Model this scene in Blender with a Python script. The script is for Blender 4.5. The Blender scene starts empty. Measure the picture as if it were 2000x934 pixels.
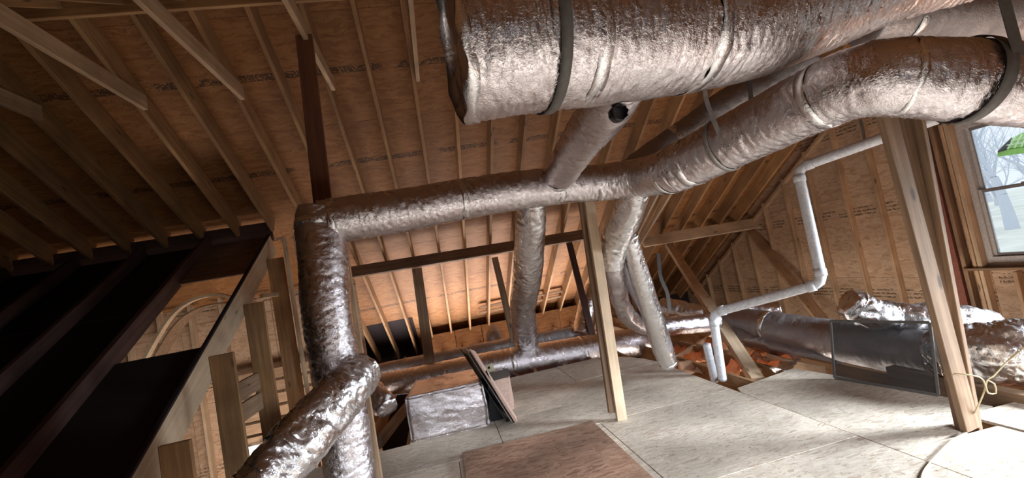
import bpy, bmesh, math, random
from math import sin, cos, pi, radians
from mathutils import Vector, Matrix, noise
random.seed(7)
S = bpy.context.scene
COL = S.collection

# ------------------------------------------------------------------ camera
YAW, PITCH, ROLL, FPX, CAMH = radians(10.438), radians(3.432), radians(-10.536), 864.0, 1.45
fwd = Vector((sin(YAW)*cos(PITCH), cos(YAW)*cos(PITCH), sin(PITCH)))
rt = Vector((cos(YAW), -sin(YAW), 0)); upv = rt.cross(fwd)
cr_, sr_ = cos(ROLL), sin(ROLL)
CX = cr_*rt + sr_*upv            # image right
CY = sr_*rt - cr_*upv            # image down
cam = bpy.data.cameras.new('camera'); cam.sensor_fit = 'HORIZONTAL'; cam.sensor_width = 36
cam.lens = FPX*36/2000; cam.clip_start = 0.05; cam.clip_end = 500
camo = bpy.data.objects.new('camera', cam); COL.objects.link(camo)
m = Matrix((CX, -CY, -fwd)).transposed().to_4x4(); m.translation = (0, 0, CAMH)
camo.matrix_world = m
S.camera = camo

# ------------------------------------------------------------------ world, lights, exposure
S.view_settings.view_transform = 'Standard'; S.view_settings.look = 'None'
S.view_settings.gamma = 1; S.view_settings.use_curve_mapping = False
S.view_settings.exposure = 0.0
w = bpy.data.worlds.new('sky'); S.world = w; w.use_nodes = True
bg = w.node_tree.nodes['Background']
bg.inputs[0].default_value = (0.80, 0.90, 1.0, 1); bg.inputs[1].default_value = 1.15

def area(name, loc, target, sx, sy, power, color, spread=180):
    l = bpy.data.lights.new(name, 'AREA'); l.shape = 'RECTANGLE'; l.size = sx; l.size_y = sy
    l.energy = power; l.color = color; l.spread = radians(spread)
    o = bpy.data.objects.new(name, l); COL.objects.link(o); o.location = loc
    o.rotation_euler = (Vector(target)-Vector(loc)).to_track_quat('-Z', 'Y').to_euler()
    return o
# added unseen fill lamps: rear, right gable, eave and bay; stair lamp is daylight
area('added_rear_fill', (1.3, -2.0, 1.75), (1.3, 1.6, -0.9), 3.6, 0.7, 125, (0.84, 0.91, 1.0), 57)  # fill lamp added behind the camera to brighten the deck
area('added_gable_fill', (6.0, 1.1, 1.25), (3.0, 2.7, -0.85), 1.0, 1.2, 210, (0.78, 0.89, 1.0), 76)  # fill lamp added out of frame on the right
area('added_eave_fill', (0.9, 8.7, -0.75), (0.9, 8.35, 1.0), 4.2, 1.5, 150, (0.98, 0.93, 0.92), 105)  # lamp added below the eave to brighten the lower roof
area('daylight_from_stair_room', (-2.6, 5.6, -1.3), (-2.8, 7.2, 0.8), 1.6, 1.0, 58, (1.0, 0.86, 0.76))
area('added_bay_fill', (3.7, 4.35, -1.2), (4.4, 5.2, 0.5), 1.6, 0.9, 62, (1.0, 0.90, 0.80))  # lamp added under the open bay to brighten gable and insulation

# ------------------------------------------------------------------ helpers
CAMP = Vector((0, 0, CAMH))
def ray(x, y): return CX*((x-1000)/FPX) + CY*((y-467)/FPX) + fwd
def D(x, y, d): return CAMP + ray(x, y)*d                      # a point at forward distance d
def FZ(x, y, z=0.0): r = ray(x, y); return CAMP + r*((z-CAMH)/r.z)
def AY(x, y, Y): r = ray(x, y); return CAMP + r*(Y/r.y)
def AX(x, y, X): r = ray(x, y); return CAMP + r*(X/r.x)

def fin(o, label=None, cat=None, group=None, kind=None):
    if label: o['label'] = label
    if cat: o['category'] = cat
    if group: o['group'] = group
    if kind: o['kind'] = kind
    return o
def empty(name, loc=(0, 0, 0), **k):
    o = bpy.data.objects.new(name, None); COL.objects.link(o); o.location = loc; o.empty_display_size = .1
    return fin(o, **k)
def par(o, p):
    if p is not None:
        o.parent = p
        o.matrix_parent_inverse = WM.get(p.name, p.matrix_basis).inverted()
WM = {}
def link(name, me, mat, parent=None, M=None, **k):
    o = bpy.data.objects.new(name, me); COL.objects.link(o)
    if mat is not None and not me.materials: me.materials.append(mat)
    if M is not None: o.matrix_basis = M
    WM[o.name] = o.matrix_basis.copy()
    par(o, parent)
    return fin(o, **k)
MESH = {}
def box_mesh(L, w, h, bev=0.0):
    key = (round(L, 3), round(w, 3), round(h, 3), bev)
    bm = bmesh.new(); bmesh.ops.create_cube(bm, size=1)
    bmesh.ops.scale(bm, vec=(L, w, h), verts=bm.verts)
    if bev: bmesh.ops.bevel(bm, geom=bm.edges[:], offset=bev, segments=1, affect='EDGES')
    me = bpy.data.meshes.new('piece'); bm.to_mesh(me); bm.free()
    return me
def cbox(L, w, h, mat, bev=0.0):
    key = (round(L, 3), round(w, 3), round(h, 3), mat.name, bev)
    if key not in MESH:
        MESH[key] = box_mesh(L, w, h, bev); MESH[key].materials.append(mat)
    return MESH[key]
def frame(p0, p1, up):
    x = (p1-p0).normalized(); u = Vector(up); y = u.cross(x).normalized(); z = x.cross(y)
    M = Matrix((x, y, z)).transposed().to_4x4(); M.translation = (p0+p1)/2
    return M
def lumber(name, p0, p1, w, h, mat, up=(0, 0, 1), parent=None, bev=0.003, **k):
    """a board from p0 to p1: h measured along `up`, w across it"""
    p0 = Vector(p0); p1 = Vector(p1)
    return link(name, cbox((p1-p0).length, w, h, mat, bev), mat, parent, frame(p0, p1, up), **k)

def bezier_path(pts, step=0.015):
    """Catmull-Rom through (point, radius) pairs -> dense list"""
    P = [Vector(p[0]) for p in pts]; R = [p[1] for p in pts]
    out = []
    for i in range(len(P)-1):
        a = P[i-1] if i else 2*P[0]-P[1]; b, c = P[i], P[i+1]
        d = P[i+2] if i+2 < len(P) else 2*P[-1]-P[-2]
        n = max(2, int((c-b).length/step))
        for j in range(n):
            t = j/n
            q = 0.5*((2*b)+(c-a)*t+(2*a-5*b+4*c-d)*t*t+(3*b-a-3*c+d)*t**3)
            out.append((q, R[i]*(1-t)+R[i+1]*t, ))
    out.append((P[-1], R[-1]))
    return out
def tube_mesh(pts, seg=48, step=0.015, style='wrap', amp=1.0, cap=True, seed=0.0, sag=0.0, dents=()):
    path = bezier_path(pts, step); n = len(path)
    T = []
    for i in range(n):
        a = path[max(0, i-1)][0]; b = path[min(n-1, i+1)][0]; T.append((b-a).normalized())
    ref = Vector((0, 0, 1)) if abs(T[0].z) < .9 else Vector((0, 1, 0))
    N = (ref-T[0]*ref.dot(T[0])).normalized()
    vs, fs = [], []; s = 0
    for i in range(n):
        c, r = path[i]
        if i: s += (c-path[i-1][0]).length
        N = (N-T[i]*N.dot(T[i])).normalized(); B = T[i].cross(N)
        for j in range(seg):
            th = 2*pi*j/seg; dr = N*cos(th)+B*sin(th)
            cx, cyy = cos(th), sin(th)
            if style == 'wrap':
                q = Vector((s*38+seed, cx*r*11, cyy*r*11+seed))
                f1 = noise.noise(q + Vector((0, 3*noise.noise(Vector((s*6, cx*2, cyy*2+seed))), 0)))
                f1 = 1-abs(f1)*2
                f2 = noise.noise(Vector((s*7+seed, cx*r*9+5, cyy*r*9)))
                f3 = noise.noise(Vector((s*90, cx*r*24+seed+s*9, cyy*r*24)))
                d = amp*(0.0058*f1 + 0.0035*f2 + 0.0028*f3)
            elif style == 'flex':
                f0 = noise.noise(Vector((s*5+seed, cx*1.3, cyy*1.3)))
                q = Vector((s*34+seed, cx*r*20, cyy*r*20))
                f1 = 1-2*abs(noise.noise(q+Vector((2*f0, 2*f0, 0))))
                f2 = noise.noise(Vector((s*14+seed, cx*r*16, cyy*r*16+9)))
                f3 = 1-2*abs(noise.noise(Vector((s*70+seed, cx*r*40, cyy*r*40))))
                d = amp*(0.022*f0+0.011*f1+0.016*f2+0.0045*f3)
            else:
                d = 0
            rr = r + d
            for (s0, wd, dep) in dents: rr -= dep*math.exp(-((s-s0)/wd)**2)
            v = c + dr*rr
            vs.append(v)
    for i in range(n-1):
        for j in range(seg):
            k = (j+1) % seg
            fs.append((i*seg+j, i*seg+k, (i+1)*seg+k, (i+1)*seg+j))
    if cap:
        for i0, rev in ((0, True), ((n-1)*seg, False)):
            c = path[0][0] if rev else path[-1][0]
            # inner ring then centre so that the cap reads as a folded flat end
            base = len(vs)
            for j in range(seg):
                p = vs[i0+j]; vs.append(c.lerp(p, .55) + (T[0] if rev else T[-1])*(-.012 if rev else .012)*noise.noise(p*30))
            vs.append(c.copy()); cc = len(vs)-1
            for j in range(seg):
                k = (j+1) % seg
                q = (i0+j, i0+k, base+k, base+j); fs.append(q if not rev else q[::-1])
                t = (base+j, base+k, cc); fs.append(t if not rev else t[::-1])
    me = bpy.data.meshes.new('tube'); me.from_pydata([tuple(v) for v in vs], [], fs)
    me.polygons.foreach_set('use_smooth', [True]*len(me.polygons)); me.update()
    return me
def ring_mesh(c, ax, r, w, th=0.004, seg=40, crinkle=0.0, seed=0):
    ax = ax.normalized(); ref = Vector((0, 0, 1)) if abs(ax.z) < .9 else Vector((0, 1, 0))
    N = (ref-ax*ref.dot(ax)).normalized(); B = ax.cross(N); vs, fs = [], []
    prof = [(-w/2, 0), (-w/2, th), (0, th*1.1), (w/2, th), (w/2, 0)]
    for j in range(seg):
        a = 2*pi*j/seg; d = N*cos(a)+B*sin(a)
        for (u, h) in prof:
            nz = crinkle*noise.noise(Vector((a*3+seed, u*60, seed)))
            vs.append(c+ax*(u+nz*1.5)+d*(r+h+nz))
    k = len(prof)
    for j in range(seg):
        n_ = (j+1) % seg
        for i in range(k-1): fs.append((j*k+i, n_*k+i, n_*k+i+1, j*k+i+1))
    me = bpy.data.meshes.new('ring'); me.from_pydata([tuple(v) for v in vs], [], fs)
    me.polygons.foreach_set('use_smooth', [True]*len(me.polygons)); return me
def ribbon_mesh(pts, width, side, th=0.0015):
    """a flat strap through pts, `side` = direction of its width"""
    vs, fs = [], []; n = len(pts)
    for i, p in enumerate(pts):
        a = pts[max(0, i-1)]; b = pts[min(n-1, i+1)]; t = (b-a).normalized()
        sd = (Vector(side)-t*t.dot(Vector(side))).normalized(); nn = t.cross(sd)
        for (u, h) in ((-1, -1), (1, -1), (1, 1), (-1, 1)): vs.append(p+sd*u*width/2+nn*h*th)
    for i in range(n-1):
        for j in range(4):
            k = (j+1) % 4; fs.append((i*4+j, i*4+k, i*4+4+k, i*4+4+j))
    fs.append((0, 1, 2, 3)); e = (n-1)*4; fs.append((e+3, e+2, e+1, e))
    me = bpy.data.meshes.new('strap'); me.from_pydata([tuple(v) for v in vs], [], fs); return me

# ------------------------------------------------------------------ materials
def newmat(name):
    m = bpy.data.materials.new(name); m.use_nodes = True; nt = m.node_tree
    b = nt.nodes['Principled BSDF']; return m, nt, b
def N(nt, typ, **k):
    n = nt.nodes.new(typ)
    for a, v in k.items():
        if a.startswith('i_'): n.inputs[int(a[2:]) if a[2:].isdigit() else a[2:]].default_value = v
        else: setattr(n, a, v)
    return n
def ramp(nt, stops):
    r = nt.nodes.new('ShaderNodeValToRGB'); cr = r.color_ramp
    while len(cr.elements) > 1: cr.elements.remove(cr.elements[-1])
    cr.elements[0].position = stops[0][0]; cr.elements[0].color = (*stops[0][1], 1)
    for p, c in stops[1:]:
        e = cr.elements.new(p); e.color = (*c, 1)
    return r
def coords(nt):
    tc = N(nt, 'ShaderNodeTexCoord'); oi = N(nt, 'ShaderNodeObjectInfo')
    ml = N(nt, 'ShaderNodeMath', operation='MULTIPLY'); nt.links.new(oi.outputs['Random'], ml.inputs[0]); ml.inputs[1].default_value = 37.0
    cb = N(nt, 'ShaderNodeCombineXYZ')
    for i in range(3): nt.links.new(ml.outputs[0], cb.inputs[i])
    ad = N(nt, 'ShaderNodeVectorMath', operation='ADD')
    nt.links.new(tc.outputs['Object'], ad.inputs[0]); nt.links.new(cb.outputs[0], ad.inputs[1])
    return tc, oi, ad
def wood(name, base, dark, var=0.25, knots=True, scale=1.0):
    m, nt, b = newmat(name); L = nt.links.new
    tc, oi, ad = coords(nt)
    mp = N(nt, 'ShaderNodeMapping'); mp.inputs['Scale'].default_value = (1.6*scale, 34*scale, 34*scale); L(ad.outputs[0], mp.inputs[0])
    n1 = N(nt, 'ShaderNodeTexNoise'); n1.inputs['Scale'].default_value = 1; n1.inputs['Detail'].default_value = 5; n1.inputs['Distortion'].default_value = .6
    L(mp.outputs[0], n1.inputs['Vector'])
    mid = tuple((a+c)/2 for a, c in zip(base, dark))
    r = ramp(nt, [(.3, dark), (.5, mid), (.66, base)]); L(n1.outputs['Fac'], r.inputs[0])
    # big soft stains
    n2 = N(nt, 'ShaderNodeTexNoise'); n2.inputs['Scale'].default_value = 3.0; n2.inputs['Detail'].default_value = 3; L(ad.outputs[0], n2.inputs['Vector'])
    mr = N(nt, 'ShaderNodeMapRange'); L(n2.outputs['Fac'], mr.inputs[0]); mr.inputs[1].default_value = .3; mr.inputs[2].default_value = .7
    mr.inputs[3].default_value = .72; mr.inputs[4].default_value = 1.12
    mr2 = N(nt, 'ShaderNodeMapRange'); L(oi.outputs['Random'], mr2.inputs[0]); mr2.inputs[3].default_value = 1-var; mr2.inputs[4].default_value = 1+var*.6
    mu = N(nt, 'ShaderNodeMath', operation='MULTIPLY'); L(mr.outputs[0], mu.inputs[0]); L(mr2.outputs[0], mu.inputs[1])
    out = mu
    if knots:
        mk = N(nt, 'ShaderNodeMapping'); mk.inputs['Scale'].default_value = (2.2, 7, 7); L(ad.outputs[0], mk.inputs[0])
        v = N(nt, 'ShaderNodeTexVoronoi'); v.inputs['Scale'].default_value = 1.0; L(mk.outputs[0], v.inputs['Vector'])
        rk = N(nt, 'ShaderNodeMapRange'); L(v.outputs['Distance'], rk.inputs[0]); rk.inputs[1].default_value = .06; rk.inputs[2].default_value = .13
        rk.inputs[3].default_value = .35; rk.inputs[4].default_value = 1.0
        mk2 = N(nt, 'ShaderNodeMath', operation='MULTIPLY'); L(mu.outputs[0], mk2.inputs[0]); L(rk.outputs[0], mk2.inputs[1]); out = mk2
    mx = N(nt, 'ShaderNodeVectorMath', operation='SCALE'); L(r.outputs[0], mx.inputs[0]); L(out.outputs[0], mx.inputs['Scale'])
    L(mx.outputs[0], b.inputs['Base Color']); b.inputs['Roughness'].default_value = .75
    bp = N(nt, 'ShaderNodeBump'); bp.inputs['Strength'].default_value = .25; bp.inputs['Distance'].default_value = .003
    L(n1.outputs['Fac'], bp.inputs['Height']); L(bp.outputs[0], b.inputs['Normal'])
    return m
def osb(name, cols, var=.12, prints=None, flake=1.0, stain=0.0):
    """oriented strand board: overlapping flakes; prints = (axis, period, offset) of faint black stamp rows"""
    m, nt, b = newmat(name); L = nt.links.new
    tc, oi, ad = coords(nt)
    prev = None
    for k, (rot, sc) in enumerate(((.5, (9, 34)), (-.75, (11, 30)), (1.25, (8, 38)))):
        mp = N(nt, 'ShaderNodeMapping'); mp.inputs['Rotation'].default_value = (0, 0, rot)
        mp.inputs['Scale'].default_value = (sc[0]*flake, sc[1]*flake, 6)
        nz = N(nt, 'ShaderNodeTexNoise'); nz.inputs['Scale'].default_value = 5; L(ad.outputs[0], nz.inputs['Vector'])
        vm = N(nt, 'ShaderNodeVectorMath', operation='MULTIPLY_ADD'); L(nz.outputs['Color'], vm.inputs[0]); vm.inputs[1].default_value = (.12, .12, 0); L(ad.outputs[0], vm.inputs[2])
        L(vm.outputs[0], mp.inputs[0])
        v = N(nt, 'ShaderNodeTexVoronoi'); v.inputs['Scale'].default_value = 1; L(mp.outputs[0], v.inputs['Vector'])
        if prev is None: prev = (v.outputs['Color'], v.outputs['Distance'])
        else:
            sx = N(nt, 'ShaderNodeSeparateXYZ'); L(v.outputs['Color'], sx.inputs[0])
            gt = N(nt, 'ShaderNodeMath', operation='GREATER_THAN'); L(sx.outputs[1], gt.inputs[0]); gt.inputs[1].default_value = .5
            mx = N(nt, 'ShaderNodeMix', data_type='RGBA'); L(gt.outputs[0], mx.inputs[0]); L(prev[0], mx.inputs[6]); L(v.outputs['Color'], mx.inputs[7])
            prev = (mx.outputs[2], v.outputs['Distance'])
    sx = N(nt, 'ShaderNodeSeparateXYZ'); L(prev[0], sx.inputs[0])
    r = ramp(nt, [(i/(len(cols)-1), c) for i, c in enumerate(cols)]); L(sx.outputs[0], r.inputs[0])
    n2 = N(nt, 'ShaderNodeTexNoise'); n2.inputs['Scale'].default_value = 1.7; n2.inputs['Detail'].default_value = 6; L(ad.outputs[0], n2.inputs['Vector'])
    mr = N(nt, 'ShaderNodeMapRange'); L(n2.outputs['Fac'], mr.inputs[0]); mr.inputs[1].default_value = .35; mr.inputs[2].default_value = .65
    mr.inputs[3].default_value = .86-stain; mr.inputs[4].default_value = 1.08
    mr2 = N(nt, 'ShaderNodeMapRange'); L(oi.outputs['Random'], mr2.inputs[0]); mr2.inputs[3].default_value = 1-var; mr2.inputs[4].default_value = 1+var*.5
    mu = N(nt, 'ShaderNodeMath', operation='MULTIPLY'); L(mr.outputs[0], mu.inputs[0]); L(mr2.outputs[0], mu.inputs[1])
    # little dark chips
    n3 = N(nt, 'ShaderNodeTexNoise'); n3.inputs['Scale'].default_value = 55; n3.inputs['Detail'].default_value = 2; L(ad.outputs[0], n3.inputs['Vector'])
    ch = N(nt, 'ShaderNodeMapRange'); L(n3.outputs['Fac'], ch.inputs[0]); ch.inputs[1].default_value = .62; ch.inputs[2].default_value = .72; ch.inputs[3].default_value = 1; ch.inputs[4].default_value = .55
    mu2 = N(nt, 'ShaderNodeMath', operation='MULTIPLY'); L(mu.outputs[0], mu2.inputs[0]); L(ch.outputs[0], mu2.inputs[1])
    last = mu2
    if prints:
        ax, rows, x0, lines, hgt = prints      # stamp rows across the sheet: rows at local coordinate values
        sp = N(nt, 'ShaderNodeSeparateXYZ'); L(tc.outputs['Object'], sp.inputs[0])
        total = None
        for row in rows:
            for li in range(lines):
                c0 = row + li*hgt*1.9
                d = N(nt, 'ShaderNodeMath', operation='SUBTRACT'); L(sp.outputs[ax], d.inputs[0]); d.inputs[1].default_value = c0
                a = N(nt, 'ShaderNodeMath', operation='ABSOLUTE'); L(d.outputs[0], a.inputs[0])
                lt = N(nt, 'ShaderNodeMath', operation='LESS_THAN'); L(a.outputs[0], lt.inputs[0]); lt.inputs[1].default_value = hgt*.5
                if total is None: total = lt
                else:
                    t2 = N(nt, 'ShaderNodeMath', operation='MAXIMUM'); L(total.outputs[0], t2.inputs[0]); L(lt.outputs[0], t2.inputs[1]); total = t2
        mpp = N(nt, 'ShaderNodeMapping'); mpp.inputs['Scale'].default_value = (60, 60, 60); L(tc.outputs['Object'], mpp.inputs[0])
        np_ = N(nt, 'ShaderNodeTexNoise'); np_.inputs['Scale'].default_value = 1; np_.inputs['Detail'].default_value = 1; L(mpp.outputs[0], np_.inputs['Vector'])
        g1 = N(nt, 'ShaderNodeMath', operation='GREATER_THAN'); L(np_.outputs['Fac'], g1.inputs[0]); g1.inputs[1].default_value = .46
        nb = N(nt, 'ShaderNodeTexNoise'); nb.inputs['Scale'].default_value = 2.6; L(tc.outputs['Object'], nb.inputs['Vector'])
        g2 = N(nt, 'ShaderNodeMath', operation='GREATER_THAN'); L(nb.outputs['Fac'], g2.inputs[0]); g2.inputs[1].default_value = .44
        a1 = N(nt, 'ShaderNodeMath', operation='MULTIPLY'); L(g1.outputs[0], a1.inputs[0]); L(g2.outputs[0], a1.inputs[1])
        a2 = N(nt, 'ShaderNodeMath', operation='MULTIPLY'); L(a1.outputs[0], a2.inputs[0]); L(total.outputs[0], a2.inputs[1])
        inv = N(nt, 'ShaderNodeMapRange'); L(a2.outputs[0], inv.inputs[0]); inv.inputs[3].default_value = 1; inv.inputs[4].default_value = .28
        a3 = N(nt, 'ShaderNodeMath', operation='MULTIPLY'); L(inv.outputs[0], a3.inputs[0]); L(mu2.outputs[0], a3.inputs[1]); last = a3
    mx = N(nt, 'ShaderNodeVectorMath', operation='SCALE'); L(r.outputs[0], mx.inputs[0]); L(last.outputs[0], mx.inputs['Scale'])
    L(mx.outputs[0], b.inputs['Base Color']); b.inputs['Roughness'].default_value = .7
    bp = N(nt, 'ShaderNodeBump'); bp.inputs['Strength'].default_value = .35; bp.inputs['Distance'].default_value = .002
    L(sx.outputs[2], bp.inputs['Height']); L(bp.outputs[0], b.inputs['Normal'])
    return m
def foil(name, col, rough=.27, bump=.5, fine=60):
    m, nt, b = newmat(name); L = nt.links.new
    tc = N(nt, 'ShaderNodeTexCoord')
    n1 = N(nt, 'ShaderNodeTexNoise', noise_dimensions='3D'); n1.inputs['Scale'].default_value = fine; n1.inputs['Detail'].default_value = 4; n1.inputs['Distortion'].default_value = 1.2
    L(tc.outputs['Object'], n1.inputs['Vector'])
    v = N(nt, 'ShaderNodeTexVoronoi', feature='DISTANCE_TO_EDGE'); v.inputs['Scale'].default_value = fine*.35; 
    nz = N(nt, 'ShaderNodeVectorMath', operation='MULTIPLY_ADD'); L(n1.outputs['Color'], nz.inputs[0]); nz.inputs[1].default_value = (.05, .05, .05); L(tc.outputs['Object'], nz.inputs[2])
    L(nz.outputs[0], v.inputs['Vector'])
    mn = N(nt, 'ShaderNodeMath', operation='MINIMUM'); L(v.outputs['Distance'], mn.inputs[0]); mn.inputs[1].default_value = .18
    ad = N(nt, 'ShaderNodeMath', operation='MULTIPLY_ADD'); L(mn.outputs[0], ad.inputs[0]); ad.inputs[1].default_value = 1.6; L(n1.outputs['Fac'], ad.inputs[2])
    bp = N(nt, 'ShaderNodeBump'); bp.inputs['Strength'].default_value = bump; bp.inputs['Distance'].default_value = .004
    L(ad.outputs[0], bp.inputs['Height']); L(bp.outputs[0], b.inputs['Normal'])
    n2 = N(nt, 'ShaderNodeTexNoise'); n2.inputs['Scale'].default_value = 5; n2.inputs['Detail'].default_value = 3; L(tc.outputs['Object'], n2.inputs['Vector'])
    mr = N(nt, 'ShaderNodeMapRange'); L(n2.outputs['Fac'], mr.inputs[0]); mr.inputs[1].default_value = .35; mr.inputs[2].default_value = .65
    mr.inputs[3].default_value = rough*.75; mr.inputs[4].default_value = rough*1.35
    L(mr.outputs[0], b.inputs['Roughness'])
    b.inputs['Base Color'].default_value = (*col, 1); b.inputs['Metallic'].default_value = 1.0
    return m
def plain(name, col, rough=.6, metal=0.0, bump=0.0, bs=40):
    m, nt, b = newmat(name); L = nt.links.new
    tc = N(nt, 'ShaderNodeTexCoord')
    n = N(nt, 'ShaderNodeTexNoise'); n.inputs['Scale'].default_value = bs; n.inputs['Detail'].default_value = 3; L(tc.outputs['Object'], n.inputs['Vector'])
    r = ramp(nt, [(.3, tuple(c*.82 for c in col)), (.7, tuple(min(1, c*1.1) for c in col))]); L(n.outputs['Fac'], r.inputs[0]); L(r.outputs[0], b.inputs['Base Color'])
    b.inputs['Roughness'].default_value = rough; b.inputs['Metallic'].default_value = metal
    if bump:
        bp = N(nt, 'ShaderNodeBump'); bp.inputs['Strength'].default_value = bump; bp.inputs['Distance'].default_value = .005
        L(n.outputs['Fac'], bp.inputs['Height']); L(bp.outputs[0], b.inputs['Normal'])
    return m

M_RAFT = wood('rafter_pine', (.46, .26, .115), (.32, .155, .06), .25)
M_PINE = wood('pale_pine', (.70, .53, .36), (.58, .41, .26), .10)
M_OLD = wood('brown_pine', (.36, .235, .145), (.21, .125, .07), .12)
M_STUD = wood('stud_pine', (.62, .42, .26), (.45, .28, .16), .18)
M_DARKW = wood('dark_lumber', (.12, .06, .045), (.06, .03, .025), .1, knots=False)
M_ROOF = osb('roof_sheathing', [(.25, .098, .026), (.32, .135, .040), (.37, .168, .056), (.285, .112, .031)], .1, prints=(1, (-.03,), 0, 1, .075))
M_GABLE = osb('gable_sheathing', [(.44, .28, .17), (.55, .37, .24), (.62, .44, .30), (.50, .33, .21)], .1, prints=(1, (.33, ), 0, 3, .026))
M_DECK = osb('floor_sheathing', [(.46, .365, .27), (.63, .53, .42), (.71, .62, .51), (.57, .47, .365), (.67, .575, .465)], .07, stain=.16, flake=2.0)
M_PLY = wood('plywood', (.62, .51, .39), (.54, .43, .31), .05, knots=False, scale=.5)
M_LOOSE = osb('loose_red_osb', [(.26, .14, .09), (.40, .23, .15), (.47, .29, .20), (.34, .19, .12)], .0, stain=.3, flake=1.5)
M_PURL = wood('shaded_board', (.26, .16, .09), (.15, .08, .05), .1)  # left purlin's backlit shade put into the colour; reused on one post board
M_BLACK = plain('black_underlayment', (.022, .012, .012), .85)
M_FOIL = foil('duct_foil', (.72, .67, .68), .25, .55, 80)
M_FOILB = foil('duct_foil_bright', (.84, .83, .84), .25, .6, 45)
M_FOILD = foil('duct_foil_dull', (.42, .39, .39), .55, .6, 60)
M_TAPE = foil('foil_tape', (.88, .87, .88), .22, .4, 90)
M_STRAP = plain('strap_grey', (.12, .11, .10), .6)
M_STRAPL = plain('strap_metal', (.42, .40, .38), .45, .6)
M_PVC = plain('pvc_white', (.80, .82, .86), .35)
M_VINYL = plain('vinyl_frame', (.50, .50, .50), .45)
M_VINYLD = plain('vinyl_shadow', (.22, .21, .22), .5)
M_PINK = plain('kraft_insulation', (.72, .36, .19), .8, 0, .6, 14)
M_KRAFT = plain('kraft_paper', (.68, .42, .26), .6, 0, .4, 9)
for m_ in (M_PINK, M_KRAFT):
    nt = m_.node_tree; tl = nt.nodes.new('ShaderNodeBsdfTranslucent'); mx_ = nt.nodes.new('ShaderNodeMixShader'); mx_.inputs[0].default_value = .45
    cl = nt.nodes['Principled BSDF'].inputs['Base Color'].links[0].from_socket
    nt.links.new(cl, tl.inputs[0]); nt.links.new(nt.nodes['Principled BSDF'].outputs[0], mx_.inputs[1]); nt.links.new(tl.outputs[0], mx_.inputs[2])
    nt.links.new(mx_.outputs[0], nt.nodes['Material Output'].inputs[0])
M_CARD = plain('cardboard', (.50, .33, .26), .8)
M_DARK = plain('black_plastic', (.01, .01, .012), .4)
M_CORD = plain('cord_tan', (.50, .40, .23), .7)
M_TAG = plain('tag_cream', (.80, .74, .52), .6)
M_RUST = wood('rusty_board', (.22, .085, .04), (.13, .05, .03), .05)
M_HEMLOCK = plain('barn_red_stud', (.28, .10, .07), .8, 0, .2, 20)

# ================================================================== the roof
SL = 0.6; RY, RZ = 3.58, 3.90           # ridge at y=3.58, rafter undersides at z=3.90
uvec = Vector((0, 1, -SL)).normalized(); nvec = Vector((0, SL, 1)).normalized()
uback = Vector((0, -1, -SL)).normalized(); nback = Vector((0, -SL, 1)).normalized()
RD = .215
ceiling = empty('ceiling', (0, 3.58, 3.9), kind='structure', label='unfinished gable roof seen from inside, pine rafters under strand board sheathing')
def roofp(x, y, up=0.0): return Vector((x, y, RZ-SL*(y-RY))) + nvec*up
def backp(x, y, up=0.0): return Vector((x, y, RZ-SL*(RY-y))) + nback*up
XG = 6.20                                # inner face of the gable studs' sheathing side
k0 = -19
DX0, DX1 = -1.0, 3.4                      # unseen dormer added behind the camera to let fill light in
ks = list(range(k0, 16))
for k in ks:
    X = -.289+.406*k
    yend = 6.02 if X < -1.8 else 10.25
    lumber('rafter', roofp(X, RY+.02, RD/2), roofp(X, yend, RD/2), .038, RD, M_RAFT, nvec, ceiling)
    lumber('rafter', backp(X, RY-.02, RD/2), backp(X, .45 if DX0 < X < DX1 else -3.3, RD/2), .038, RD, M_RAFT, nback, ceiling)
lumber('ridge_board', (-8.1, RY, RZ+.08), (6.15, RY, RZ+.08), .038, .30, M_RAFT, (0, 0, 1), ceiling)
# collar ties on every other rafter
for k in range(-17, 12, 2):
    X = -.289+.406*k+.040
    lumber('collar_tie', (X, 4.36, 3.50), (X, 2.80, 3.50), .038, .14, M_STUD, (0, 0, 1), ceiling)
# strand board sheets, 2.44 x 1.22, laid in staggered courses
def sheets(pf, mat, ys, xs0, xs1, sgn):
    v = (pf(0, 1)-pf(0, 0)).normalized()
    for r, (ya, yb) in enumerate(ys):
        x = xs0 - (1.22 if r % 2 else 0)
        while x < xs1:
            xa, xb = max(x, xs0)+.0012, min(x+2.44, xs1)-.0012
            x += 2.44
            if xb-xa < .05: continue
            p0 = pf(xa, (ya+yb)/2, RD+.008); p1 = pf(xb, (ya+yb)/2, RD+.008)
            hh = (pf(0, ya)-pf(0, yb)).length-.003
            M = Matrix((Vector((1, 0, 0)), v*sgn, (nvec if sgn > 0 else nback))).transposed().to_4x4()
            M.translation = (p0+p1)/2
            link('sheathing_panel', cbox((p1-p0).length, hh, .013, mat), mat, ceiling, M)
ysf = [(RY, 3.80)]+[(3.80+1.046*i, 3.80+1.046*(i+1)) for i in range(0, 2)]
sheets(roofp, M_ROOF, ysf+[(5.892, 6.938), (6.938, 7.984)], -8.1, -1.93, 1)
sheets(roofp, M_ROOF, ysf+[(3.80+1.046*i, 3.80+1.046*(i+1)) for i in range(2, 5)], -1.93, XG+.1, 1)
sheets(roofp, M_ROOF, [(9.03, 10.07), (10.07, 10.4)], -.6, XG+.1, 1)
rowsb = [(RY-.22-.97*(i+1), RY-.22-.97*i) for i in range(0, 7)]+[(RY-.22, RY)]
sheets(backp, M_ROOF, rowsb, -8.1, DX0, -1); sheets(backp, M_ROOF, rowsb, DX1, XG+.1, -1)
sheets(backp, M_ROOF, [r for r in rowsb if r[0] > .4], DX0, DX1, -1)
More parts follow.
